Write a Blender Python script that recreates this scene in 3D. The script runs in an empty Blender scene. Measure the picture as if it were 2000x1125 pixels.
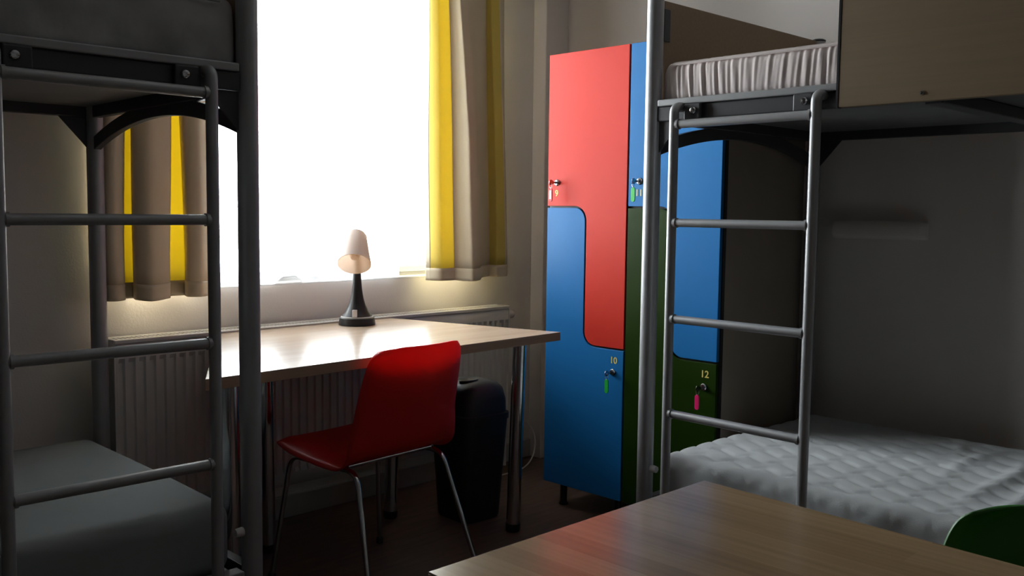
import bpy, bmesh, math, random
from mathutils import Vector, Matrix
random.seed(7)
SC = bpy.context.scene
COL = SC.collection
R = math.radians

# ------------------------------------------------------------------ camera
CAM_H = 1.17
F_PX = 1844.7                       # focal length in pixels of the 2000 px wide frame
PITCH, ROLL, YAW = R(4.636), R(0.695), R(45.311)
def cam_axes():
    fw = Vector((math.sin(YAW)*math.cos(PITCH), math.cos(YAW)*math.cos(PITCH), -math.sin(PITCH)))
    r = Vector((math.cos(YAW), -math.sin(YAW), 0)); u = r.cross(fw)
    return r*math.cos(ROLL)+u*math.sin(ROLL), u*math.cos(ROLL)-r*math.sin(ROLL), fw
AX = cam_axes()
cam = bpy.data.cameras.new('camera'); cam_o = bpy.data.objects.new('camera', cam); COL.objects.link(cam_o)
m = Matrix.Identity(4)
for i in range(3):
    m[i][0], m[i][1], m[i][2] = AX[0][i], AX[1][i], -AX[2][i]
m[2][3] = CAM_H
cam_o.matrix_world = m
cam.sensor_fit = 'HORIZONTAL'; cam.sensor_width = 36; cam.lens = 36*F_PX/2000; cam.clip_start = 0.02
SC.camera = cam_o
def ray(px, py):
    return AX[0]*((px-1000)/F_PX) - AX[1]*((py-562.5)/F_PX) + AX[2]
def at_y(px, py, Y):
    d = ray(px, py); return Vector((0, 0, CAM_H)) + d*(Y/d.y)
def at_x(px, py, X):
    d = ray(px, py); return Vector((0, 0, CAM_H)) + d*(X/d.x)

# ------------------------------------------------------------------ sky and exposure
W_SKY = 37.0
world = bpy.data.worlds.new('overcast_sky'); SC.world = world; world.use_nodes = True
bg = world.node_tree.nodes['Background']
bg.inputs[0].default_value = (0.93, 0.96, 1.0, 1); bg.inputs[1].default_value = W_SKY
vs = SC.view_settings
SC.display_settings.display_device = 'sRGB'
vs.view_transform = 'Standard'; vs.look = 'None'; vs.gamma = 1.0; vs.use_curve_mapping = False
vs.exposure = 0.0
cy = SC.cycles
cy.use_denoising = True
cy.max_bounces = 8; cy.diffuse_bounces = 4; cy.glossy_bounces = 4; cy.transmission_bounces = 6; cy.transparent_max_bounces = 12
cy.sample_clamp_indirect = 8.0
cy.caustics_reflective = False; cy.caustics_refractive = False

# room dimensions
XL, XR, YB, YW, ZC = -0.98, 3.39, -3.3, 3.08, 2.70
WX0, WX1, WZ0, WZ1 = 1.215, 2.80, 0.886, 2.30      # window opening

# the window as a sampling portal for the sky (gives off no light itself)
pl = bpy.data.lights.new('window_portal', 'AREA'); pl.shape = 'RECTANGLE'
pl.size = WX1-WX0; pl.size_y = WZ1-WZ0; pl.cycles.is_portal = True
po = bpy.data.objects.new('window_portal', pl); COL.objects.link(po)
po.location = ((WX0+WX1)/2, YW+0.205, (WZ0+WZ1)/2); po.rotation_euler = (R(-90), 0, 0)

# ------------------------------------------------------------------ materials
def nodes_of(name):
    mt = bpy.data.materials.new(name); mt.use_nodes = True
    nt = mt.node_tree
    return mt, nt, nt.nodes['Principled BSDF']
def mat(name, col, rough=0.5, metal=0.0, var=0.06, scale=9.0, bump=0.0, bscale=60.0, spec=0.5, coat=0.0, stretch=None):
    mt, nt, b = nodes_of(name)
    b.inputs['Roughness'].default_value = rough; b.inputs['Metallic'].default_value = metal
    b.inputs['Specular IOR Level'].default_value = spec
    if coat: b.inputs['Coat Weight'].default_value = coat; b.inputs['Coat Roughness'].default_value = 0.12
    tc = nt.nodes.new('ShaderNodeTexCoord')
    src = tc.outputs['Object']
    if stretch:
        mp = nt.nodes.new('ShaderNodeMapping'); mp.inputs['Scale'].default_value = stretch
        nt.links.new(src, mp.inputs[0]); src = mp.outputs[0]
    nz = nt.nodes.new('ShaderNodeTexNoise'); nz.inputs['Scale'].default_value = scale; nz.inputs['Detail'].default_value = 4
    nt.links.new(src, nz.inputs['Vector'])
    rp = nt.nodes.new('ShaderNodeValToRGB')
    rp.color_ramp.elements[0].position = 0.3; rp.color_ramp.elements[1].position = 0.7
    rp.color_ramp.elements[0].color = [max(0, c*(1-var)) for c in col]+[1]
    rp.color_ramp.elements[1].color = [min(1, c*(1+var)) for c in col]+[1]
    nt.links.new(nz.outputs[0], rp.inputs[0]); nt.links.new(rp.outputs[0], b.inputs['Base Color'])
    if bump:
        n2 = nt.nodes.new('ShaderNodeTexNoise'); n2.inputs['Scale'].default_value = bscale; n2.inputs['Detail'].default_value = 3
        nt.links.new(src, n2.inputs['Vector'])
        bp = nt.nodes.new('ShaderNodeBump'); bp.inputs['Strength'].default_value = bump; bp.inputs['Distance'].default_value = 0.01
        nt.links.new(n2.outputs[0], bp.inputs['Height']); nt.links.new(bp.outputs[0], b.inputs['Normal'])
    return mt
def wood(name, c1, c2, stave=0.06, length=0.7, rough=0.3, along='Y', contrast=1.0):
    """stave-pattern laminate: printed strips of slightly different tone with fine grain"""
    mt, nt, b = nodes_of(name)
    b.inputs['Roughness'].default_value = rough
    tc = nt.nodes.new('ShaderNodeTexCoord'); mp = nt.nodes.new('ShaderNodeMapping')
    nt.links.new(tc.outputs['Object'], mp.inputs[0])
    if along == 'Y': mp.inputs['Rotation'].default_value = (0, 0, R(90))
    if along == 'Z': mp.inputs['Rotation'].default_value = (R(90), R(90), 0)
    if along == 'XZ': mp.inputs['Rotation'].default_value = (R(90), 0, 0)
    br = nt.nodes.new('ShaderNodeTexBrick'); nt.links.new(mp.outputs[0], br.inputs[0])
    br.offset = 0.37; br.inputs['Scale'].default_value = 1.0
    br.inputs['Brick Width'].default_value = length; br.inputs['Row Height'].default_value = stave
    br.inputs['Mortar Size'].default_value = 0.0
    br.inputs['Color1'].default_value = (*c1, 1); br.inputs['Color2'].default_value = (*c2, 1)
    m2 = nt.nodes.new('ShaderNodeMapping'); m2.inputs['Scale'].default_value = (3, 90, 90)
    nt.links.new(mp.outputs[0], m2.inputs[0])
    nz = nt.nodes.new('ShaderNodeTexNoise'); nz.inputs['Scale'].default_value = 1.0; nz.inputs['Detail'].default_value = 5
    nt.links.new(m2.outputs[0], nz.inputs['Vector'])
    rp = nt.nodes.new('ShaderNodeValToRGB')
    rp.color_ramp.elements[0].position = 0.3; rp.color_ramp.elements[1].position = 0.7
    lo = 1-0.16*contrast
    rp.color_ramp.elements[0].color = (lo, lo, lo, 1); rp.color_ramp.elements[1].color = (1, 1, 1, 1)
    nt.links.new(nz.outputs[0], rp.inputs[0])
    mx = nt.nodes.new('ShaderNodeMix'); mx.data_type = 'RGBA'; mx.blend_type = 'MULTIPLY'; mx.inputs[0].default_value = 1
    nt.links.new(br.outputs[0], mx.inputs[6]); nt.links.new(rp.outputs[0], mx.inputs[7])
    nt.links.new(mx.outputs[2], b.inputs['Base Color'])
    return mt
def cloth(name, col, transl, tcol=None, rough=0.9, weave=900, transp=0.0):
    """woven fabric: diffuse + light let through + holes in the weave"""
    mt, nt, b = nodes_of(name)
    out = nt.nodes['Material Output']
    b.inputs['Base Color'].default_value = (*col, 1); b.inputs['Roughness'].default_value = rough
    b.inputs['Specular IOR Level'].default_value = 0.1 if rough > .6 else 0.45
    tc = nt.nodes.new('ShaderNodeTexCoord')
    nz = nt.nodes.new('ShaderNodeTexNoise'); nz.inputs['Scale'].default_value = weave
    nt.links.new(tc.outputs['Object'], nz.inputs['Vector'])
    rp = nt.nodes.new('ShaderNodeValToRGB')
    rp.color_ramp.elements[0].color = (*[c*.88 for c in col], 1); rp.color_ramp.elements[1].color = (*[min(1, c*1.1) for c in col], 1)
    nt.links.new(nz.outputs[0], rp.inputs[0]); nt.links.new(rp.outputs[0], b.inputs['Base Color'])
    tr = nt.nodes.new('ShaderNodeBsdfTranslucent'); tr.inputs[0].default_value = (*(tcol or col), 1)
    mx = nt.nodes.new('ShaderNodeMixShader'); mx.inputs[0].default_value = transl
    nt.links.new(b.outputs[0], mx.inputs[1]); nt.links.new(tr.outputs[0], mx.inputs[2])
    last = mx
    if transp:
        tp = nt.nodes.new('ShaderNodeBsdfTransparent'); m2 = nt.nodes.new('ShaderNodeMixShader'); m2.inputs[0].default_value = transp
        nt.links.new(mx.outputs[0], m2.inputs[1]); nt.links.new(tp.outputs[0], m2.inputs[2]); last = m2
    nt.links.new(last.outputs[0], out.inputs[0])
    return mt
def glass_mat(name):
    mt, nt, b = nodes_of(name); out = nt.nodes['Material Output']
    tp = nt.nodes.new('ShaderNodeBsdfTransparent'); tp.inputs[0].default_value = (.94, .96, .95, 1)
    gl = nt.nodes.new('ShaderNodeBsdfGlossy'); gl.inputs['Roughness'].default_value = 0.02
    fr = nt.nodes.new('ShaderNodeFresnel'); fr.inputs[0].default_value = 1.45
    mx = nt.nodes.new('ShaderNodeMixShader')
    nt.links.new(fr.outputs[0], mx.inputs[0]); nt.links.new(tp.outputs[0], mx.inputs[1]); nt.links.new(gl.outputs[0], mx.inputs[2])
    nt.links.new(mx.outputs[0], out.inputs[0]); return mt

M = {}
M['wall'] = mat('painted_plaster', (0.79, 0.74, 0.705), 0.85, var=0.02, scale=3, bump=0.06, bscale=160, spec=0.2)
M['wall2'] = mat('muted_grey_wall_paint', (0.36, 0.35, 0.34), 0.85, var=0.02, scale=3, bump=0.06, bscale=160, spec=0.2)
M['ceil'] = mat('ceiling_paint', (0.52, 0.505, 0.49), 0.9, var=0.02)
M['floor'] = mat('dark_brown_vinyl', (0.13, 0.078, 0.058), 0.40, var=0.25, scale=6, stretch=(1, 8, 1))
M['base'] = mat('skirting_paint', (0.42, 0.40, 0.38), 0.5, var=0.03)
M['upvc'] = mat('white_window_plastic', (0.80, 0.80, 0.80), 0.35, var=0.01)
M['glass'] = glass_mat('window_glass')
M['net'] = cloth('white_net', (0.85, 0.85, 0.86), 0.55, (0.9, 0.9, 0.92), transp=0.45)
M['yel'] = cloth('yellow_curtain_cotton', (0.76, 0.62, 0.17), 0.21, (0.86, 0.72, 0.09))
M['bei'] = cloth('beige_curtain_cotton', (0.72, 0.62, 0.46), 0.03, (0.55, 0.33, 0.15))
M['rad'] = mat('radiator_enamel', (0.74, 0.71, 0.68), 0.35, var=0.02)
M['beech'] = wood('beech_laminate', (0.66, 0.50, 0.37), (0.60, 0.44, 0.32), 0.05, 0.8, 0.22, 'X')
M['beech_y'] = wood('beech_laminate_table', (0.40, 0.27, 0.15), (0.28, 0.18, 0.095), 0.045, 0.6, 0.20, 'Y', 1.2)
M['edge'] = wood('beech_edge_band', (0.44, 0.27, 0.17), (0.40, 0.245, 0.155), 0.5, 2, 0.45, 'X')
M['bedwood'] = wood('bed_panel_birch', (0.255, 0.18, 0.10), (0.24, 0.168, 0.095), 0.4, 3, 0.55, 'XZ', 0.7)
M['steel'] = mat('grey_powder_coated_steel', (0.36, 0.365, 0.375), 0.42, 0.35, var=0.04, scale=30)
M['steel_d'] = mat('dark_bed_steel', (0.06, 0.06, 0.065), 0.5, 0.3, var=0.05)
M['board'] = mat('grey_bed_base_board', (0.13, 0.13, 0.135), 0.7, var=0.08)
M['blackpl'] = mat('black_plastic', (0.012, 0.012, 0.013), 0.42, var=0.1)
M['binpl'] = mat('black_bin_plastic', (0.018, 0.018, 0.019), 0.5, var=0.1, bump=0.08, bscale=300)
M['chrome'] = mat('chrome', (0.62, 0.62, 0.64), 0.12, 1.0, var=0.02)
M['whitepl'] = mat('white_plastic', (0.78, 0.76, 0.76), 0.35, var=0.02)
M['shade'] = cloth('lamp_shade_plastic', (0.95, 0.91, 0.94), 0.6, (1, .97, .99), rough=0.4)
M['bulb'] = mat('frosted_bulb', (0.75, 0.62, 0.48), 0.3, var=0.02)
M['shadein'] = cloth('shade_inside', (0.86, 0.67, 0.48), 0.27, (.98, .84, .70), rough=0.5)
M['red'] = mat('red_locker_laminate', (0.60, 0.034, 0.020), 0.36, var=0.03, scale=2, spec=0.20)
M['blue'] = mat('blue_locker_laminate', (0.014, 0.160, 0.43), 0.34, var=0.03, scale=2, spec=0.22)
M['green'] = mat('green_locker_laminate', (0.014, 0.036, 0.002), 0.34, var=0.03, scale=2, spec=0.16)
M['carcass'] = mat('locker_side_melamine', (0.30, 0.25, 0.20), 0.6, var=0.04)
M['digit'] = mat('yellow_number_print', (0.78, 0.62, 0.16), 0.5, var=0.02)
M['tag_pink'] = mat('magenta_key_tag', (0.85, 0.02, 0.16), 0.35, var=0.02)
M['tag_green'] = mat('green_key_tag', (0.02, 0.45, 0.06), 0.35, var=0.02)
M['tag_red'] = mat('clear_red_key_tag', (0.62, 0.05, 0.05), 0.3, var=0.02)
M['paper'] = mat('tag_paper', (0.85, 0.80, 0.80), 0.7, var=0.02)
M['chair_red'] = cloth('red_chair_polypropylene', (0.78, 0.036, 0.028), 0.33, (0.90, 0.04, 0.035), rough=0.38)
M['chair_green'] = cloth('green_chair_polypropylene', (0.035, 0.17, 0.025), 0.15, (0.06, 0.35, 0.03), rough=0.38)
M['mat_white'] = mat('quilted_white_ticking', (0.47, 0.49, 0.50), 0.85, var=0.03, scale=5, bump=0.15, bscale=500, spec=0.15)
M['mat_pink'] = mat('gathered_sheet', (0.80, 0.71, 0.69), 0.85, var=0.03, bump=0.1, bscale=600, spec=0.15)
M['mat_grey'] = mat('grey_green_sheet', (0.30, 0.33, 0.33), 0.85, var=0.06, scale=4, bump=0.1, bscale=600, spec=0.15)
M['mat_flower'] = mat('damask_ticking', (0.36, 0.36, 0.36), 0.8, var=0.22, scale=9, bump=0.2, bscale=20, spec=0.2)
M['cable'] = mat('white_cable_pvc', (0.7, 0.68, 0.66), 0.5, var=0.02)

# ------------------------------------------------------------------ mesh helpers
class MB:
    def __init__(s): s.v = []; s.f = []; s.sm = []
    def add(s, vs_, fs, smooth=False):
        o = len(s.v); s.v += [tuple(p) for p in vs_]; s.f += [tuple(o+i for i in f) for f in fs]; s.sm += [smooth]*len(fs); return s
    def box(s, x0, x1, y0, y1, z0, z1):
        if x0 > x1: x0, x1 = x1, x0
        if y0 > y1: y0, y1 = y1, y0
        p = [(x0,y0,z0),(x1,y0,z0),(x1,y1,z0),(x0,y1,z0),(x0,y0,z1),(x1,y0,z1),(x1,y1,z1),(x0,y1,z1)]
        return s.add(p, [(0,3,2,1),(4,5,6,7),(0,1,5,4),(1,2,6,5),(2,3,7,6),(3,0,4,7)])
    def tube(s, pts, r, n=12, cap=True):
        pts = [Vector(p) for p in pts]; rs = r if isinstance(r, (list, tuple)) else [r]*len(pts)
        rings = []; prev = None
        for i, p in enumerate(pts):
            a = pts[max(i-1, 0)]; b = pts[min(i+1, len(pts)-1)]; t = (b-a).normalized()
            if prev is None:
                nrm = t.orthogonal().normalized()
            else:
                nrm = (prev - t*prev.dot(t)).normalized()
            prev = nrm; bn = t.cross(nrm)
            rings.append([p + (nrm*math.cos(2*math.pi*k/n)+bn*math.sin(2*math.pi*k/n))*rs[i] for k in range(n)])
        v = [q for rg in rings for q in rg]; f = []
        for i in range(len(pts)-1):
            for k in range(n):
                f.append((i*n+k, i*n+(k+1) % n, (i+1)*n+(k+1) % n, (i+1)*n+k))
        s.add(v, f, True)
        if cap:
            o = len(s.v)-len(v); s.f += [tuple(o+k for k in reversed(range(n))), tuple(o+(len(pts)-1)*n+k for k in range(n))]; s.sm += [False, False]
        return s
    def lathe(s, prof, n=32, c=(0,0,0)):
        v = []; f = []
        for r_, z in prof:
            for k in range(n):
                a = 2*math.pi*k/n; v.append((c[0]+r_*math.cos(a), c[1]+r_*math.sin(a), c[2]+z))
        for i in range(len(prof)-1):
            for k in range(n):
                f.append((i*n+k, i*n+(k+1) % n, (i+1)*n+(k+1) % n, (i+1)*n+k))
        f0 = len(f)
        s.add(v, f, True); o = len(s.v)-len(v)
        s.f += [tuple(o+k for k in reversed(range(n))), tuple(o+(len(prof)-1)*n+k for k in range(n))]; s.sm += [False, False]
        return s
    def prism(s, poly, fn0, fn1):
        n = len(poly); v = [fn0(*p) for p in poly]+[fn1(*p) for p in poly]
        f = [tuple(range(n)), tuple(reversed(range(n, 2*n)))]+[(i, n+i, n+(i+1) % n, (i+1) % n) for i in range(n)]
        return s.add(v, f)
    def grid(s, fn, nu, nv, smooth=True, wrap=False):
        v = [fn(i/nu, j/nv) for i in range(nu+1) for j in range(nv+1)]; w = nv+1
        f = [(i*w+j, (i+1)*w+j, (i+1)*w+j+1, i*w+j+1) for i in range(nu) for j in range(nv)]
        return s.add(v, f, smooth)
    def build(s, name, material, parent=None, bevel=0.0, sharp=35, solid=0.0, xf=None, segs=2, recalc=True):
        me = bpy.data.meshes.new(name); me.from_pydata(s.v, [], s.f); me.update()
        if recalc:
            bm = bmesh.new(); bm.from_mesh(me); bmesh.ops.recalc_face_normals(bm, faces=bm.faces[:]); bm.to_mesh(me); bm.free()
        if any(s.sm):
            for p, q in zip(me.polygons, s.sm): p.use_smooth = True
            me.set_sharp_from_angle(angle=R(sharp))
        me.materials.append(material)
        o = bpy.data.objects.new(name, me); COL.objects.link(o)
        if parent is not None: o.parent = parent
        if xf: o.matrix_local = xf
        if solid:
            md = o.modifiers.new('thickness', 'SOLIDIFY'); md.thickness = solid; md.offset = 0
        if bevel:
            md = o.modifiers.new('soft_edges', 'BEVEL'); md.width = bevel; md.segments = segs; md.limit_method = 'ANGLE'; md.angle_limit = R(40)
        return o
def bez(p0, p1, p2, n=6):
    p0, p1, p2 = Vector(p0), Vector(p1), Vector(p2)
    return [p0*(1-t)**2+p1*2*t*(1-t)+p2*t*t for t in [i/n for i in range(n+1)]]
def fillet(pts, r, n=5):
    """polyline with rounded inner corners"""
    pts = [Vector(p) for p in pts]; out = [pts[0]]
    for i in range(1, len(pts)-1):
        a, b, c = pts[i-1], pts[i], pts[i+1]
        d1 = (a-b); d2 = (c-b); k = min(r, d1.length*.49, d2.length*.49)
        out += bez(b+d1.normalized()*k, b, b+d2.normalized()*k, n)
    return out+[pts[-1]]
def thing(name, label, cat, loc=(0,0,0), rotz=0.0, group=None):
    o = bpy.data.objects.new(name, None); COL.objects.link(o); o.empty_display_size = 0.1
    o.location = loc; o.rotation_euler = (0, 0, rotz); o['label'] = label; o['category'] = cat
    if group: o['group'] = group
    return o
def tag(o, label, cat, group=None):
    o['label'] = label; o['category'] = cat
    if group: o['group'] = group
    return o
def struct(o, label=None):
    o['kind'] = 'structure'
    if label: o['label'] = label
    return o

# ------------------------------------------------------------------ the room
struct(MB().box(XL-.1, XR+.1, YB-.1, YW+.2, -0.1, 0).build('floor', M['floor']), 'dark brown floor of the dormitory room')
struct(MB().box(XL-.1, XR+.1, YB-.1, YW+.2, ZC, ZC+.1).build('ceiling', M['ceil']), 'pale painted ceiling over the bunks')
struct(MB().box(XR, XR+.1, YB-.1, YW+.2, 0, ZC).build('wall_right', M['wall']), 'pale plaster wall behind the lockers and right bunk')
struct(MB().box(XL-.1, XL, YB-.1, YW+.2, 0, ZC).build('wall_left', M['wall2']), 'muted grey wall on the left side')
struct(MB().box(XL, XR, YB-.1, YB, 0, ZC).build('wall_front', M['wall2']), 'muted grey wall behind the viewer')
wb = MB()
wb.box(XL, WX0, YW, YW+.2, 0, ZC).box(WX1, XR, YW, YW+.2, 0, ZC).box(WX0, WX1, YW, YW+.2, 0, WZ0).box(WX0, WX1, YW, YW+.2, WZ1, ZC)
struct(wb.build('wall_back', M['wall']), 'pale plaster wall around the window')
CX, CY = 3.237, 3.00
struct(MB().box(CX, XR, CY, YW, 0, ZC).build('wall_corner', M['wall'], bevel=.004), 'boxed-in pipe column in the corner behind the lockers')
struct(MB().box(XL, CX, YW-.016, YW, 0, .085).build('baseboard_back', M['base'], bevel=.004), 'grey skirting board under the window wall')
struct(MB().box(XR-.014, XR, YB, CY, 0, .085).build('baseboard_right', M['base'], bevel=.004), 'grey skirting board along the right wall')
# window
w1 = bpy.data.objects.new('window_1', None); COL.objects.link(w1); struct(w1, 'bright double casement window behind net curtain')
w1.location = ((WX0+WX1)/2, YW+.135, WZ0)
hw, hh = (WX1-WX0)/2, WZ1-WZ0
fr = MB()
fr.box(-hw, -hw+.035, -.03, .04, 0, hh).box(hw-.035, hw, -.03, .04, 0, hh)
fr.box(-hw+.035, hw-.035, -.03, .04, 0, .02).box(-hw+.035, hw-.035, -.03, .04, hh-.035, hh).box(-.02, .02, -.03, .04, .02, hh-.035)
fr.build('window_frame', M['upvc'], w1, bevel=.003)
for sx in (-1, 1):
    a, b = (-hw+.036, -.021) if sx < 0 else (.021, hw-.036)
    sh = MB(); sh.box(a, a+.03, -.045, .02, .021, hh-.036).box(b-.03, b, -.045, .02, .021, hh-.036)
    sh.box(a+.03, b-.03, -.045, .02, .021, .046).box(a+.03, b-.03, -.045, .02, hh-.066, hh-.036)
    so = sh.build('window_sash', M['upvc'], w1, bevel=.003)
    MB().box(a+.03, b-.03, -.012, -.004, .046, hh-.066).build('pane', M['glass'], so)
MB().box(.026, .044, -.075, -.0455, .60, .63).box(.028, .042, -.085, -.0751, .50, .63).build('window_handle', M['upvc'], w1, bevel=.003)
MB().box(-hw, hw, -.134, -.046, 0.0, .008).build('window_sill', M['upvc'], w1, bevel=.002)

# ------------------------------------------------------------------ bunk beds
BW, BL = 0.96, 2.05
RUNGS = (1.424, 1.143, 0.864, 0.585, 0.30)
def bunk(P0, rot, fl, label):
    t = thing('bunk_bed', label, 'bunk bed', (P0[0], P0[1], 0), rot)
    X = lambda u: fl*u
    def box(u0, u1, v0, v1, z0, z1): return MB().box(X(u0), X(u1), v0, v1, z0, z1)
    for u in (0, BL):
        for v in (0, BW):
            p = MB().tube([(X(u), v, .012), (X(u), v, 1.80)], .025, 20).build('post', M['steel'], t)
            MB().lathe([(.024, 0), (.0255, .001), (.0255, .006), (.018, .010), (.004, .011)], 20, (X(u), v, 1.80)).build('post_cap', M['blackpl'], p)
            MB().lathe([(.026, 0), (.028, .004), (.028, .014), (.0255, .02)], 20, (X(u), v, 0)).build('foot_cap', M['blackpl'], p)
    for v, s in ((0, -1), (BW, 1)):
        for z in (1.502, .300):
            rl = box(.022, BL-.022, v+s*.012, v-s*.004, z-.062, z-.0195).build('side_rail', M['steel_d'], t, bevel=.003)
            MB().box(X(.030), X(BL-.030), v+s*.021, v-s*.02, z-.019, z).build('rail_ledge', M['steel'], rl, bevel=.003)
        for u, su in ((0, 1), (BL, -1)):
            g = [(u+su*.02, 1.4395), (u+su*.105, 1.4395), (u+su*.02, 1.345)]
            MB().prism(g, lambda a, b: (X(a), v-.003, b), lambda a, b: (X(a), v+.003, b)).build('corner_gusset', M['steel_d'], t)
    for u in (0, BL):
        for z in (1.502, .300):
            box(u-.014, u+.014, .022, BW-.022, z-.062, z-.002).build('end_rail', M['steel_d'], t, bevel=.003)
        ar = MB(); n = 28; prof = []
        for i in range(n+1):
            k = i/n; v = .018+(BW-.036)*k; zc = 1.362+.072*(1-(2*k-1)**2)
            prof.append((v, zc))
        vv = []; ff = []
        for v, zc in prof:
            for du, dz in ((-.011, -.02), (.011, -.02), (.011, .02), (-.011, .02)): vv.append((X(u)+du, v, zc+dz))
        for i in range(n):
            for k in range(4): ff.append((i*4+k, i*4+(k+1) % 4, (i+1)*4+(k+1) % 4, (i+1)*4+k))
        ff += [(3, 2, 1, 0), (n*4, n*4+1, n*4+2, n*4+3)]
        ar.add(vv, ff, True).build('arch_brace', M['steel_d'], t, bevel=.002)
    for z in (1.470, .268):
        box(.03, BL-.03, .022, BW-.022, z, z+.012).build('base_board', M['board'], t)
        for u in (.80, 1.42):
            box(u, u+.045, .01, BW-.01, z-.034, z-.001).build('cross_bar', M['steel_d'], t, bevel=.003)
    # wooden panels round the upper bunk
    for u in (0, BL):
        ep = box(u-.009, u+.009, .03, BW-.03, 1.503, 1.800).build('end_panel', M['bedwood'], t, bevel=.002)
        for v0 in (.024, BW-.055):
            MB().box(X(u)+.0095, X(u)+.014, v0, v0+.031, 1.68, 1.775).box(X(u)-.014, X(u)-.0095, v0, v0+.031, 1.68, 1.775).build('panel_bracket', M['steel_d'], ep, bevel=.002)
    gp = box(.612, BL-.03, -.048, -.030, 1.437, 1.800).build('guard_panel', M['bedwood'], t, bevel=.002)
    MB().box(X(.606), X(.6119), -.049, -.029, 1.436, 1.801).build('edge_band', M['blackpl'], gp)
    for u in (.82, 1.25, 1.7):
        MB().lathe([(.0055, 0), (.0055, .001), (.004, .0032), (.001, .004)], 12).build('screw', M['chrome'], gp, xf=Matrix.Translation((X(u), -.048, 1.456)) @ Matrix.Rotation(R(90), 4, 'X'))
    box(.03, BL-.03, BW+.029, BW+.045, 1.52, 1.80).build('wall_panel', M['bedwood'], t, bevel=.002)
    # ladder
    ld = MB()
    for u in (.112, .553):
        ld.tube(fillet([(X(u), -.047, .012), (X(u), -.047, 1.474), (X(u), -.004, 1.476)], .035, 7), .0138, 14)
    lo = ld.build('ladder', M['steel'], t)
    for z in RUNGS:
        MB().tube([(X(.12), -.047, z), (X(.545), -.047, z)], .0122, 12).build('rung', M['steel'], lo)
        for u in (.127, .538): MB().tube([(X(u-.004), -.047, z), (X(u+.004), -.047, z)], [.0150, .0150], 12).build('weld_collar', M['steel'], lo)
    for u in (.165, .51):
        hk = MB().box(X(u-.034), X(u+.022), -.0145, -.0295, 1.436, 1.4825).build('hook_plate', M['steel_d'], lo, bevel=.004)
        MB().lathe([(.0105, 0), (.0105, .004), (.008, .0075), (.002, .009)], 14).build('bolt', M['chrome'], hk, xf=Matrix.Translation((X(u), -.0295, 1.462)) @ Matrix.Rotation(R(90), 4, 'X'))
    for u in (.112, .553):
        MB().lathe([(.0145, 0), (.017, .003), (.017, .02), (.0142, .025)], 14, (X(u), -.047, 0)).build('ladder_foot', M['blackpl'], lo)
    # white plastic plugs on the lower end rail
    for v in (.0,):
        MB().tube([(X(.024), v, .392), (X(.044), v, .392)], [.012, .010], 12).build('plug', M['whitepl'], t)
    return t
TH_R, TH_L = R(1.6), R(1.5)
PR, PL_ = (2.32, 1.71), (1.153, 2.02)
ROT_R, ROT_L = -R(90)-TH_R, -TH_L
bunk(PR, ROT_R, 1, 'grey steel bunk bed with wooden panels beside the lockers')
bunk(PL_, ROT_L, -1, 'dark grey steel bunk bed by the window, cut by the left picture edge')

def mattress(name, label, P0, rot, fl, z0, T, W, L, material, disp, v0=.03, u0=.034, r=.04, du=.012, dv=.012, part=None):
    """a soft slab: rounded cross-section loops along u, pushed in and out by disp(u, v, side)"""
    sec = []                                     # (v, z, nv, nz, side)
    ns = 6; nt_ = max(8, int((W-2*r)/dv)); nb = 8
    def arc(cv, cz, a0):
        for k in range(ns):
            a = R(a0+90*k/ns); sec.append((cv+r*math.cos(a), cz+r*math.sin(a), math.cos(a), math.sin(a)))
    h2 = T
    for k in range(nb): sec.append((W-r-(W-2*r)*k/nb, 0, 0, -1)) if False else None
    for k in range(nb): sec.append((r+(W-2*r)*k/nb, 0.0, 0, -1))
    arc(W-r, r, -90)
    nsd = max(2, int((T-2*r)/.012))
    for k in range(nsd): sec.append((W, r+(T-2*r)*k/nsd, 1, 0))
    arc(W-r, T-r, 0)
    for k in range(nt_): sec.append((W-r-(W-2*r)*k/nt_, T, 0, 1))
    arc(r, T-r, 90)
    for k in range(nsd): sec.append((0, T-r-(T-2*r)*k/nsd, -1, 0))
    arc(r, r, 180)
    us = []; n = int(L/du)
    for k in range(9): us.append(r*(1-math.cos(R(90*k/8))))
    for k in range(1, n): us.append(r+(L-2*r)*k/n)
    for k in range(9): us.append(L-r+r*math.sin(R(90*k/8)))
    vv = []; ns_ = len(sec)
    for u in us:
        e = min(u, L-u); d = 0 if e >= r else r-math.sqrt(max(0, r*r-(r-e)**2))
        for (v, z, nv, nz) in sec:
            k = disp(u, v, z, nv, nz)
            vv.append((fl*(u0+u), v0+v+nv*(k-d), z0+z+nz*(k-d)))
    ff = []
    for i in range(len(us)-1):
        for k in range(ns_): ff.append((i*ns_+k, i*ns_+(k+1) % ns_, (i+1)*ns_+(k+1) % ns_, (i+1)*ns_+k))
    mb = MB().add(vv, ff, True)
    mb.add([vv[k] for k in range(ns_)], [tuple(range(ns_))], True)
    mb.add([vv[(len(us)-1)*ns_+k] for k in range(ns_)], [tuple(reversed(range(ns_)))], True)
    t = thing(name, label, 'mattress', (P0[0], P0[1], 0), rot)
    mb.build('mattress_cover', material, t, sharp=180, recalc=True)
    if part: part(t, fl)
    return t
def tri(x):
    x = x-math.floor(x); return x/.7 if x < .7 else (1-x)/.3
def groove(x, w): 
    d = abs(x-round(x)); return math.exp(-(d/w)**2)
def sm(a, b, x):
    t = min(1, max(0, (x-a)/(b-a))); return t*t*(3-2*t)
WR = [(.70, .62, -.10, .020, .30, .006), (.82, .50, .12, .026, .42, .011), (.93, .42, -.15, .022, .40, .011), (1.02, .55, .05, .026, .40, .012), (1.14, .40, .18, .024, .35, .010), (1.30, .5, -.1, .03, .5, .012), (.60, .75, .2, .018, .2, .005), (1.5, .5, .1, .03, .5, .01)]
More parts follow.
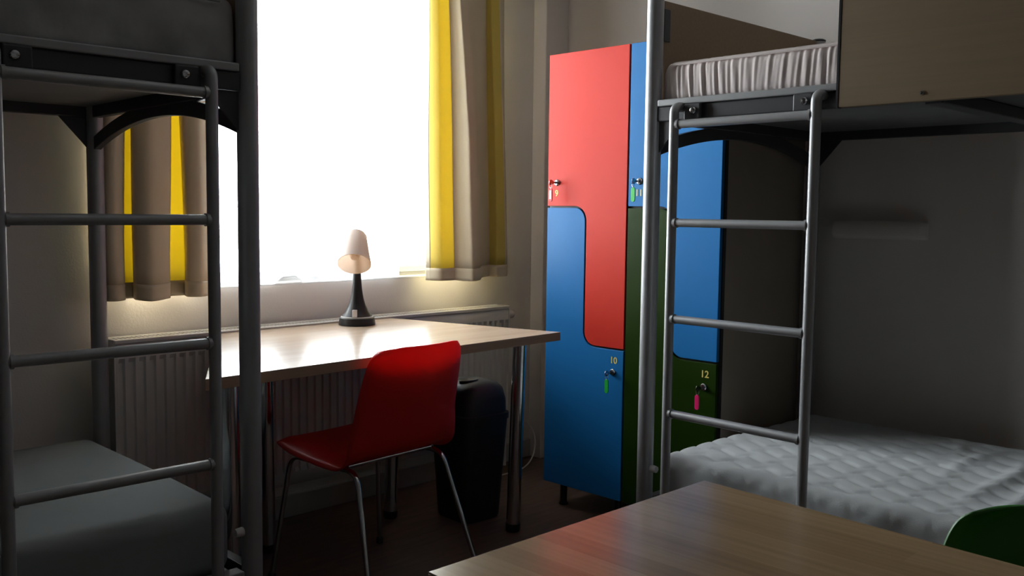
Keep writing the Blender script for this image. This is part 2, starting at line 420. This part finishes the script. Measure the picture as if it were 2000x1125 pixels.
def d_quilt(u, v, z, nv, nz):
    h = 0
    s = v if nz > .5 else (v if nv == 0 else (v+nv*(z-.11)))
    g = (s+.040*tri(u/.105))/.085
    h -= .0044*groove(g, .10)*(1 if nz > .95 else .5)
    h -= .0006*math.cos(2*math.pi*g)
    if nz > .3:
        for (uc, vc, sl, w, ln, a) in WR:
            dx = (u-uc)+sl*(v-vc)*.8+.02*math.sin(9*v+uc*30); dl = (v-vc)
            h += a*math.exp(-(dx/w)**2)*math.exp(-(dl/ln*1.6)**2)
        h += .003*math.sin(5.1*u+1)*math.sin(6.3*v)
    return h
def d_gather(u, v, z, nv, nz):
    if abs(nv) > .2:
        q = (z-.066)/.066; us_ = u+.012*math.sin(3*u+.5)+.006*q*math.sin(11*u)
        e = .5+.5*math.sin(us_*9.1+1.3)*math.sin(us_*4.3+.4)
        w = sum(a*math.sin(us_*f+ph+q*sl) for a, f, ph, sl in ((.5, 290, 0, .5), (.3, 437, 1.7, -.8), (.45, 171, .4, .9)))
        return abs(nv)*((.0045*w*(.35+.65*e)+.004)*(1-.45*q*q))
    return .002*math.sin(14*u)*math.sin(11*v)+.0015*math.sin(31*u+9*v)
def d_soft(u, v, z, nv, nz):
    if nz > .3: return .004*math.sin(4*u+.6)*math.sin(5*v)+.005*math.exp(-((u-.25+.3*(v-.6))/.03)**2)*math.exp(-((v-.62)/.15)**2)
    return .002*math.sin(9*u)
def d_damask(u, v, z, nv, nz):
    return .004*math.sin(u*21+2*math.sin(v*9+z*20))*math.sin((v+z)*24+2*math.sin(u*8))+.0015*math.sin(60*u)*math.sin(50*(v+z))
def piping(Tz, W, L, z0, material):
    def f(t, fl):
        for z in (z0+.012, z0+Tz-.012):
            MB().tube(fillet([(fl*(.017+.045), .010, z), (fl*(.017+L-.045), .010, z)], .01), .004, 8).build('piping', material, t)
    return f
mattress('mattress', 'white quilted mattress with zigzag stitching on the lower right bunk', PR, ROT_R, 1, .281, .160, .91, 1.97, M['mat_white'], d_quilt, du=.009, dv=.009, v0=.025)
mattress('mattress', 'pinkish mattress with gathered sides on the upper right bunk', PR, ROT_R, 1, 1.484, .132, .935, 2.0, M['mat_pink'], d_gather, du=.0035, dv=.04, v0=.012, u0=.017, r=.034, part=piping(.132, .9, 2.0, 1.484, M['mat_pink']))
mattress('mattress', 'plain grey-green mattress on the lower left bunk', PL_, ROT_L, -1, .281, .182, .91, 1.96, M['mat_grey'], d_soft, v0=.025, du=.02, dv=.02, r=.045)
mattress('mattress', 'dark patterned mattress on the upper left bunk', PL_, ROT_L, -1, 1.484, .17, .935, 2.0, M['mat_flower'], d_damask, du=.014, dv=.02, v0=.012, u0=.017, r=.03, part=piping(.17, .9, 2.0, 1.484, M['mat_flower']))

# ------------------------------------------------------------------ lockers
LX = 2.739
def rounded(poly):
    """polygon (a, b, radius) with rounded corners, convex or concave"""
    out = []; n = len(poly)
    for i in range(n):
        a, b, c = [Vector(poly[(i+k) % n][:2]) for k in (-1, 0, 1)]; r_ = poly[i][2]
        if r_ <= 0: out.append(tuple(b)); continue
        d1 = (a-b).normalized(); d2 = (c-b).normalized()
        cen = b+d1*r_+d2*r_; p1 = b+d1*r_; p2 = b+d2*r_
        for k in range(9):
            t = k/8*math.pi/2
            q = cen+(p1-cen)*math.cos(t)+(p2-cen)*math.sin(t); out.append(tuple(q))
    return out
def digits(text, size, loc, parent, name='number'):
    cu = bpy.data.curves.new(name, 'FONT'); cu.body = text; cu.size = size; cu.align_x = 'CENTER'; cu.align_y = 'CENTER'
    cu.extrude = .0004; cu.offset = size*.018
    ob = bpy.data.objects.new('tmp', cu); COL.objects.link(ob)
    bpy.context.view_layer.update()
    me = bpy.data.meshes.new_from_object(ob.evaluated_get(bpy.context.evaluated_depsgraph_get()))
    bpy.data.objects.remove(ob); me.materials.clear(); me.materials.append(M['digit'])
    o = bpy.data.objects.new(name, me); COL.objects.link(o); o.parent = parent
    # face -X: text right = -Y, text up = +Z
    o.matrix_local = Matrix.Translation(loc) @ Matrix(((0, 0, -1, 0), (-1, 0, 0, 0), (0, 1, 0, 0), (0, 0, 0, 1)))
    return o
ZH, ZM = 1.190, 0.665
def locker(ya, cols, nums, label):
    w = .396; t = thing('locker', label, 'locker', (LX, ya, 0))
    P = lambda q, z, d: (d, -q, z)          # local: x depth into the wall, y along, z up
    MB().box(.034, .56, -w+.001, -.001, .095, 1.776).build('carcass', M['carcass'], t, bevel=.001)
    MB().box(.017, .034, -w+.001, -.001, .095, 1.776).build('front_frame', M['blackpl'], t)
    g = .0035; qs = .200; zt, zb, r_ = 1.774, .097, .05
    up = [(g, zt, 0), (w-g, zt, 0), (w-g, ZM+g, 0), (qs+g, ZM+g, r_), (qs+g, ZH+g, r_), (g, ZH+g, 0)]
    up[4] = (qs+g, ZH+g, r_+2*g)
    lo = [(g, ZH-g, 0), (qs-g, ZH-g, r_), (qs-g, ZM-g, r_+2*g), (w-g, ZM-g, 0), (w-g, zb, 0), (g, zb, 0)]
    spec = ((up, cols[0], nums[0], (.053, 1.283), (.051, 1.241)), (lo, cols[1], nums[1], (.345, .578), (.348, .622)))
    for poly, c, num, lk, nm in spec:
        d = MB().prism(rounded(poly), lambda q, z: P(q, z, 0), lambda q, z: P(q, z, .016)).build('door', M[c], t, bevel=.0012)
        d['label'] = {'red': 'red', 'blue': 'blue', 'green': 'dark green'}[c]+' locker door numbered '+num
        k = MB().lathe([(.0125, 0), (.0125, .003), (.010, .0055), (.0085, .0055), (.0085, .009), (.002, .0095)], 20).build('lock', M['chrome'], d, xf=Matrix.Translation(P(lk[0], lk[1], 0)) @ Matrix.Rotation(R(-90), 4, 'Y'))
        digits(num, .034, P(nm[0], nm[1], -.0006), d)
    for q in (.06, w-.06):
        for d_ in (.06, .50):
            MB().lathe([(.019, 0), (.019, .006), (.014, .012), (.014, .095)], 16, P(q, 0, d_)).build('leg', M['blackpl'], t)
    return t
locker(2.522, ('red', 'blue'), ('9', '10'), 'tall locker with a red upper and a blue lower door')
locker(2.125, ('blue', 'green'), ('11', '12'), 'tall locker with a blue upper and a dark green lower door')
def key(y, z, mt, label, swing=0.012, white=False):
    t = thing('key', label, 'key', (LX, y, z), group='keys hanging in the locker locks')
    MB().box(-.026, -.0085, -.0012, .0012, -.004, .004).build('key_blade', M['chrome'], t)
    MB().lathe([(.003, -.001), (.011, -.001), (.011, .001), (.003, .001)], 18).build('key_bow', M['chrome'], t, xf=Matrix.Translation((-.036, 0, 0)) @ Matrix.Rotation(R(90), 4, 'X'))
    rp = [(-.037, swing*.4+.006*math.cos(a), -.012+.010*math.sin(a)) for a in [2*math.pi*i/16 for i in range(17)]]
    MB().tube(rp, .0008, 6, cap=False).build('key_ring', M['chrome'], t)
    pts = rounded([(-.0085, 0, .0084), (.0085, 0, .0084), (.0085, -.052, .0084), (-.0085, -.052, .0084)])
    tg = MB().prism(pts, lambda a, b: (-.0392, swing+a, -.022+b), lambda a, b: (-.0352, swing+a, -.022+b)).build('tag', mt, t, bevel=.0008)
    if white:
        MB().box(-.0402, -.03925, swing-.0055, swing+.0055, -.064, -.03).build('paper_insert', M['paper'], tg)
key(2.469, 1.283, M['tag_red'], 'key with a white-papered red tag in the red locker door', .000, True)
key(2.072, 1.283, M['tag_green'], 'key with a green tag in the upper blue locker door', .000)
key(2.177, .578, M['tag_green'], 'key with a green tag in the lower blue locker door', -.002)
key(1.780, .578, M['tag_pink'], 'key with a bright pink tag in the dark green locker door', .001)

# ------------------------------------------------------------------ radiator
t = thing('radiator', 'white ribbed panel radiator under the window', 'radiator', (1.215, YW-.002, 0))
RLn, RZ0, RZ1, RF, RB = 1.76, .16, .750, -.122, -.030
def ribs(y0, amp, name):
    n = int(RLn/.0335); xs = []; 
    prof = []
    for i in range(n):
        x = i*RLn/n; p = RLn/n
        prof += [(x, 0), (x+p*.30, 0), (x+p*.42, 1), (x+p*.88, 1)]
    prof.append((RLn, 0))
    za = (RZ0, RZ0+.045, RZ0+.06, RZ1-.075, RZ1-.06, RZ1-.012)
    ka = (0, 0, 1, 1, 0, 0)
    v = [(x, y0+amp*k*kz, z) for z, kz in zip(za, ka) for x, k in prof]; m_ = len(prof)
    f = [(j*m_+i, j*m_+i+1, (j+1)*m_+i+1, (j+1)*m_+i) for j in range(5) for i in range(m_-1)]
    return MB().add(v, f, True).build(name, M['rad'], t, sharp=30, solid=.0015)
ribs(RF+.003, .009, 'front_panel')
MB().box(0, RLn, RB-.004, RB, RZ0, RZ1-.012).build('back_panel', M['rad'], t)
for x in (0, RLn-.002):
    MB().box(x-.002, x+.004, RF, RB+.001, RZ0+.02, RZ1+.001).build('side_cover', M['rad'], t, bevel=.001)
gr = MB().box(0, RLn, RF-.002, RF+.024, RZ1-.013, RZ1).box(0, RLn, RB-.020, RB+.002, RZ1-.013, RZ1).build('top_grille', M['rad'], t, bevel=.002)
sl = MB(); n = 118
for i in range(n):
    x = .01+i*(RLn-.02)/n; sl.box(x, x+.0075, RF+.0245, RB-.0205, RZ1-.008, RZ1-.001)
sl.build('grille_slats', M['rad'], gr)['kind'] = 'stuff'
vk = MB().lathe([(.010, 0), (.010, .02), (.017, .022), (.019, .03), (.019, .062), (.015, .068), (.004, .07)], 20).build('valve', M['rad'], t, xf=Matrix.Translation((RLn+.004, -.07, RZ1-.045)) @ Matrix.Rotation(R(90), 4, 'Y'))
MB().tube(fillet([(RLn+.012, -.07, RZ1-.05), (RLn+.03, -.07, RZ1-.09), (RLn+.03, -.07, .01)], .02), .008, 10).build('pipe', M['rad'], t)
for x in (.25, RLn-.25):
    MB().box(x, x+.03, RB+.001, 0, RZ0+.1, RZ0+.13).box(x, x+.03, RB+.001, 0, RZ1-.13, RZ1-.1).build('wall_bracket', M['rad'], t)

# ------------------------------------------------------------------ desk and table
def table(name, label, corners, ztop, thick, legs, mtop, medge, lr=.025, inset=.015):
    t = thing(name, label, 'table' if 'table' in name else 'desk', (*corners[0], 0)); o = Vector((*corners[0], 0))
    cs = [Vector((*c, 0))-o for c in corners]
    top = MB().prism([tuple(c)[:2] for c in cs], lambda a, b: (a, b, ztop), lambda a, b: (a, b, ztop-.0025)).build('top', mtop, t, bevel=.001)
    MB().prism([tuple(c)[:2] for c in cs], lambda a, b: (a, b, ztop-.0026), lambda a, b: (a, b, ztop-thick)).build('edge_band', medge, top, bevel=.0015)
    for (x, y, tx, ty) in legs:
        p0 = Vector((x, y, 0))-o; p1 = Vector((tx, ty, ztop-thick))-o
        d = (p1-p0)/(p1.z)
        lg = MB().tube([p0+d*.03, p1], lr, 24).build('leg', M['chrome'], t)
        MB().tube([p0, p0+d*.005, p0+d*.0299], [lr*.95, lr*1.08, lr*1.08], 24).build('foot', M['blackpl'], lg)
        MB().tube([p1-d*.008, p1-d*.0001], [lr*1.7, lr*1.7], 24).build('leg_plate', M['steel_d'], lg)
    return t
DZ = .744
table('writing_desk', 'pale beech trapezoid desk on chrome legs under the window', [(1.117, 2.175), (2.497, 2.224), (2.304, 2.948), (1.56, 2.943)], DZ, .030,
      [(2.42, 2.375, 2.435, 2.365), (2.185, 2.80, 2.20, 2.79), (1.27, 2.33, 1.26, 2.32), (1.66, 2.80, 1.65, 2.79)], M['beech'], M['edge'])
table('dining_table', 'brown beech table cut off by the bottom picture edge', [(.705, .832), (1.275, .823), (1.195, -.42), (.66, -.40)], DZ, .028,
      [(.80, .72, .80, .72), (1.17, .72, 1.17, .72), (1.10, -.31, 1.10, -.31), (.76, -.30, .76, -.30)], M['beech_y'], M['edge'])

# ------------------------------------------------------------------ shell chairs
def chair(label, loc, rotz, m_shell):
    t = thing('shell_chair', label, 'chair', loc, rotz)
    # side profile (y forward, z up), half width, forward curl of the rim
    K = [(.250, .406, .170, 0), (.247, .428, .185, 0), (.220, .441, .195, 0), (.10, .434, .208, 0), (-.02, .428, .213, 0), (-.11, .431, .220, .2),
         (-.170, .452, .222, .6), (-.198, .495, .219, .9), (-.214, .56, .208, 1), (-.232, .64, .201, 1), (-.249, .705, .193, 1), (-.261, .752, .180, 1), (-.267, .778, .158, 1)]
    def smp(x):
        x = x*(len(K)-1); i = min(int(x), len(K)-2); f = x-i
        p = [K[max(0, min(len(K)-1, j))] for j in (i-1, i, i+1, i+2)]
        return [.5*((2*b)+(-a+c)*f+(2*a-5*b+4*c-d)*f*f+(-a+3*b-3*c+d)*f**3) for a, b, c, d in zip(*p)]
    def fn(a, b):
        y, z, w, k = smp(a); s = 2*b-1
        # rounded top corners
        if a > .86:
            e = (a-.86)/.14; w *= 1
            z -= .014*e*max(0, abs(s)-.55)**2/.2
        e2 = max(0, abs(s)-.72)/.28
        yy = y + k*(.042*s*s+.020*e2*e2) + (1-k)*(-.0)
        zz = z + (1-k)*(.006*s*s-.030*e2*e2*min(1, a/.2)**2)
        return (s*w, yy, zz)
    MB().grid(fn, 48, 28).build('seat_shell', m_shell, t, sharp=180, solid=.006, recalc=False)
    for sx in (-1, 1):
        x = sx
        pts = [(x*.225, .225, .012), (x*.178, .185, .400), (x*.175, -.13, .402), (x*.225, -.255, .012)]
        f = MB().tube(fillet(pts, .045, 6), .0085, 12).build('leg_frame', M['chrome'], t)
        for p in (pts[0], pts[3]):
            MB().lathe([(.010, 0), (.0125, .002), (.0125, .018), (.0088, .024)], 14, (p[0], p[1], 0)).build('foot_cap', M['blackpl'], f)
    for y in (.13, -.08):
        MB().tube([(-.170, y, .4105), (.170, y, .4105)], .008, 12).build('cross_tube', M['chrome'], t)
    return t
chair('red plastic shell chair with chrome legs pushed up to the desk', (1.778, 2.366, 0), R(4), M['chair_red'])
chair('green plastic shell chair at the brown table, cut by the right picture edge', (1.15, .280, 0), R(90), M['chair_green'])

# ------------------------------------------------------------------ desk lamp
LPX, LPY = 2.075, 2.86
t = thing('desk_lamp', 'black desk lamp with a tilted white shade', 'lamp', (LPX, LPY, DZ), R(-45))   # local -y points at the viewer
MB().lathe([(.066, 0), (.068, .002), (.064, .026), (.060, .029)], 48).build('base', M['blackpl'], t)
MB().lathe([(.0600, .0291), (.0600, .0315), (.056, .0325)], 48).build('base_ring', M['whitepl'], t)
prof = []
for i in range(25):
    k = i/24; prof.append((.0130+.0405*math.exp(-4.0*k)+.004*(1-k), .0326+.175*k))
st = MB().lathe(prof, 32).build('stem', M['blackpl'], t)
MB().box(-.009, .009, -.0575, -.049, .033, .060).build('switch', M['whitepl'], t, bevel=.002)
# shade: axis from the narrow cap (up, back) to the open rim (down, towards the room)
tilt = R(39)
XF = Matrix.Translation((.0, -.042, .280)) @ Matrix.Scale(1.12, 4) @ Matrix.Rotation(R(-4), 4, 'Y') @ Matrix.Rotation(tilt, 4, 'X').inverted()
def shd(o=0): return [(.0545-o, -.058), (.046-o, -.010), (.036-o, .052), (.030-o, .062)]
n = 40
def ring_mesh(pr):
    v = [(r_*math.cos(2*math.pi*k/n), r_*math.sin(2*math.pi*k/n), z) for r_, z in pr for k in range(n)]
    f = [(i*n+k, i*n+(k+1) % n, (i+1)*n+(k+1) % n, (i+1)*n+k) for i in range(len(pr)-1) for k in range(n)]
    return v, f
v, f = ring_mesh(shd()); sh = MB().add(v, f+[tuple((len(shd())-1)*n+k for k in range(n))], True).build('shade', M['shade'], t, xf=XF, sharp=40, recalc=True)
v, f = ring_mesh([(.0545, -.058)]+[(r_, z-.0005) for r_, z in shd(.0015)]); MB().add(v, f+[tuple((len(shd()))*n+k for k in range(n))], True).build('shade_lining', M['shadein'], sh)
MB().lathe([(.002, -.038), (.012, -.035), (.0175, -.020), (.016, -.006), (.010, .010), (.010, .0155)], 24).build('bulb', M['bulb'], sh)
MB().lathe([(.013, .0156), (.013, .050), (.011, .058)], 20).build('socket', M['whitepl'], sh)
MB().tube([(0, .0, .2075), (0, .006, .245), (0, .0, .285)], [.0125, .011, .009], 14).build('neck', M['blackpl'], t)

# ------------------------------------------------------------------ waste bin
t = thing('waste_bin', 'black plastic waste bin with domed lid under the desk', 'bin', (2.428, 2.625, 0), R(-3))
def rrect(w, d, r_, n=6):
    out = []
    for cx_, cy_, a0 in ((w-r_, d-r_, 0), (-w+r_, d-r_, 90), (-w+r_, -d+r_, 180), (w-r_, -d+r_, 270)):
        for k in range(n+1):
            a = R(a0+90*k/n); out.append((cx_+r_*math.cos(a), cy_+r_*math.sin(a)))
    return out
def loft(secs, cap0=True, cap1=True):
    n_ = len(secs[0][0]); v = [(x, y, z) for s_, z in secs for x, y in s_]
    f = [(i*n_+k, i*n_+(k+1) % n_, (i+1)*n_+(k+1) % n_, (i+1)*n_+k) for i in range(len(secs)-1) for k in range(n_)]
    if cap0: f.append(tuple(reversed(range(n_))))
    if cap1: f.append(tuple((len(secs)-1)*n_+k for k in range(n_)))
    return MB().add(v, f, True)
loft([(rrect(.088, .095, .04), 0), (rrect(.093, .10, .045), .01), (rrect(.115, .122, .05), .385)]).build('body', M['binpl'], t, sharp=40)
loft([(rrect(.119, .126, .05), .386), (rrect(.119, .126, .05), .408), (rrect(.112, .119, .05), .411)]).build('rim', M['binpl'], t, sharp=40)
ld = loft([(rrect(.111, .118, .05), .4115), (rrect(.110, .117, .052), .46), (rrect(.103, .110, .055), .500), (rrect(.088, .094, .058), .520), (rrect(.063, .068, .055), .529), (rrect(.03, .03, .029), .531)]).build('lid', M['binpl'], t, sharp=60)
MB().lathe([(.002, 0), (.034, 0), (.037, .003), (.034, .006), (.028, .004), (.002, .003)], 28).build('grip', M['blackpl'], ld, xf=Matrix.Translation((-.03, -.03, .5295)) @ Matrix.Diagonal((1.2, .7, 1, 1)))

# ------------------------------------------------------------------ curtains
ZT = 2.44
def curtain(label, knots, zb, hem=.052, ytop=2.985):
    """knots: (px at top y=5, px at bottom y=500, depth y, colour of the strip to the right, sag)"""
    t = thing('curtain', label, 'curtain', (0, 0, 0), group=None)
    rows = 34; K = []
    for pt, pb, Y, c, sag in knots:
        a = at_y(pt, 5, Y).x; za = at_y(pt, 5, Y).z; b = at_y(pb, 500, Y).x; zb_ = at_y(pb, 500, Y).z
        K.append((a, za, b, zb_, Y, c, sag))
    def pch(vals, i, f):
        n_ = len(vals); d = [vals[j+1]-vals[j] for j in range(n_-1)]
        def mt_(j):
            if j == 0: return d[0]
            if j == n_-1: return d[-1]
            return 0 if d[j-1]*d[j] <= 0 else 2*d[j-1]*d[j]/(d[j-1]+d[j])
        h00 = 2*f**3-3*f*f+1; h10 = f**3-2*f*f+f; h01 = -2*f**3+3*f*f; h11 = f**3-f*f
        return h00*vals[i]+h10*mt_(i)+h01*vals[i+1]+h11*mt_(i+1)
    Ys = [q_[4] for q_ in K]; Ss = [q_[6] for q_ in K]
    def P(i, f2, k):
        z = ZT+(zb-ZT)*k
        def xx(a, za, b, zb_): return b+(a-b)*max(0, (z-zb_))/(za-zb_) if z < za else a+(a-b)*.15*(z-za)/(za-zb_)
        x = pch([xx(*q_[:4]) for q_ in K], i, f2)
        y = pch(Ys, i, f2)
        y = ytop+(y-ytop)*(.45+.55*min(1, k*1.6))
        x += .003*math.sin(5*z+x*9)
        z -= pch(Ss, i, f2)*k**6
        return (x, y, z)
    kh = 1-hem/(ZT-zb); sub = 7
    segs = []
    for i in range(len(K)-1):
        if segs and segs[-1][0] == K[i][5]: segs[-1][1].append(i)
        else: segs.append((K[i][5], [i]))
    hm = MB()
    for c, idx in segs:
        n_ = len(idx)*sub
        def fn(a, b, k0=0.0, k1=kh):
            ov = .12 if c == 'y' else 0.0
            q = max(0, min(len(K)-1.0001, idx[0]-ov+b*(len(idx)+2*ov))); i = int(q); return P(i, q-i, k0+(k1-k0)*a)
        nm = {'y': 'yellow_stripe', 'b': 'beige_stripe'}[c]
        o = MB().grid(fn, rows, n_).build(nm, M['yel'] if c == 'y' else M['bei'], t, sharp=180, solid=.0008 if c == 'y' else .0018, recalc=False)
        hm.grid(lambda a, b: fn(a, b, kh, 1.0), 4, n_)
    hm.build('hem', M['bei'], t, sharp=180, solid=.004, recalc=False)
    return t
curtain('yellow and beige striped curtain to the right of the window',
        [(831, 831, 3.020, 'b', 0), (838, 840, 2.995, 'y', 0), (859, 862, 2.950, 'y', 0), (880, 887, 2.945, 'b', 0), (898, 908, 2.905, 'b', .002), (910, 925, 2.872, 'b', .002), (920, 937, 2.90, 'b', .002), (925, 943, 3.00, 'b', 0),
         (945, 956, 3.035, 'y', 0), (960, 971, 2.99, 'y', 0), (976, 986, 2.985, 'b', 0), (980, 990, 3.03, 'b', 0)], .880)
curtain('yellow and beige striped curtain seen through the left ladder',
        [(182, 188, 3.06, 'b', 0), (205, 208, 2.985, 'b', 0), (224, 226, 2.97, 'b', 0), (241, 242, 3.00, 'b', 0), (243, 244, 3.045, 'y', 0), (249, 261, 3.045, 'b', 0), (256, 266, 2.98, 'b', 0), (290, 298, 2.945, 'b', .004),
         (328, 331, 2.975, 'b', 0), (332, 333, 3.045, 'y', 0), (337, 362, 3.045, 'b', 0), (346, 368, 2.985, 'b', 0), (372, 392, 2.96, 'b', 0), (402, 411, 2.99, 'b', 0)], .872)
# net curtain
t = thing('net_curtain', 'white net curtain hanging in front of the bright window', 'curtain', (0, 0, 0))
NX0, NX1 = at_y(385, 500, 3.045).x, at_y(781, 500, 3.045).x
def net(a, b):
    x = NX0+(NX1-NX0)*b; px = 385+396*b
    zb = .905-.012*sm(0, 1, (523-px)/6)
    if 523 < px < 572: zb = .905+.022*math.sin((px-523)/49*math.pi)
    elif 572 <= px < 612: zb = .893
    elif px >= 612: zb = .893+.004*(px-612)/170
    z = ZT+(zb-ZT)*a
    return (x, 3.045+.006*math.sin(px/9.5+.6*math.sin(px/31))*(.4+.6*a)+.002*math.sin(px/3.1), z)
MB().grid(net, 30, 220).build('net_fabric', M['net'], t, sharp=180, recalc=False)
t = thing('curtain_rod', 'steel curtain rod above the window', 'curtain rod', (1.85, 3.0, ZT))
MB().tube([(-1.0, 0, .02), (1.18, 0, .02)], .012, 14).build('rod', M['steel'], t)
for x in (-.95, 1.12):
    MB().tube([(x, 0, .02), (x, YW-3.0, .02)], .008, 10).build('bracket', M['steel'], t)

# ------------------------------------------------------------------ small wall things
pa, pb = at_x(1635, 457, XR), at_x(1815, 457, XR)
zc = 1.118
t = thing('wall_light', 'slim pale reading light on the wall over the lower right bunk', 'wall light', (XR, (pa.y+pb.y)/2, zc))
hl = abs(pa.y-pb.y)/2
MB().prism(rounded([(-hl, -.034, .012), (hl, -.034, .012), (hl, .034, .012), (-hl, .034, .012)]), lambda a, b: (-.001, a, b), lambda a, b: (-.022, a*.985, b*.92)).build('mount', M['wall'], t, bevel=.003)
v = []; secs = [(-.0221, 1, 1), (-.045, 1, 1), (-.060, .97, .8), (-.066, .92, .45)]
pts = rounded([(-hl, -.033, .02), (hl, -.033, .02), (hl, .033, .02), (-hl, .033, .02)])
n_ = len(pts)
for d_, ka, kb in secs: v += [(d_, a*ka, b*kb) for a, b in pts]
f = [(i*n_+k, i*n_+(k+1) % n_, (i+1)*n_+(k+1) % n_, (i+1)*n_+k) for i in range(len(secs)-1) for k in range(n_)]+[tuple(range(n_)), tuple((len(secs)-1)*n_+k for k in range(n_))]
MB().add(v, f, True).build('diffuser', M['wall'], t, sharp=50)
t = thing('power_cable', 'white cable looping along the skirting beside the desk leg', 'cable', (2.9, 2.98, 0))
q = [(.095, .072, .09), (.10, .07, .15), (.16, .065, .20), (.26, .06, .185), (.30, .03, .13), (.24, -.03, .06), (.15, -.06, .012), (.0, -.07, .006), (-.25, -.05, .006)]
sp = []
for i in range(len(q)-1):
    a, b, c, d = [Vector(q[max(0, min(len(q)-1, j))]) for j in (i-1, i, i+1, i+2)]
    for k in range(6):
        x = k/6; sp.append(.5*((2*b)+(-a+c)*x+(2*a-5*b+4*c-d)*x*x+(-a+3*b-3*c+d)*x**3))
MB().tube(sp, .0035, 8).build('cord', M['cable'], t)
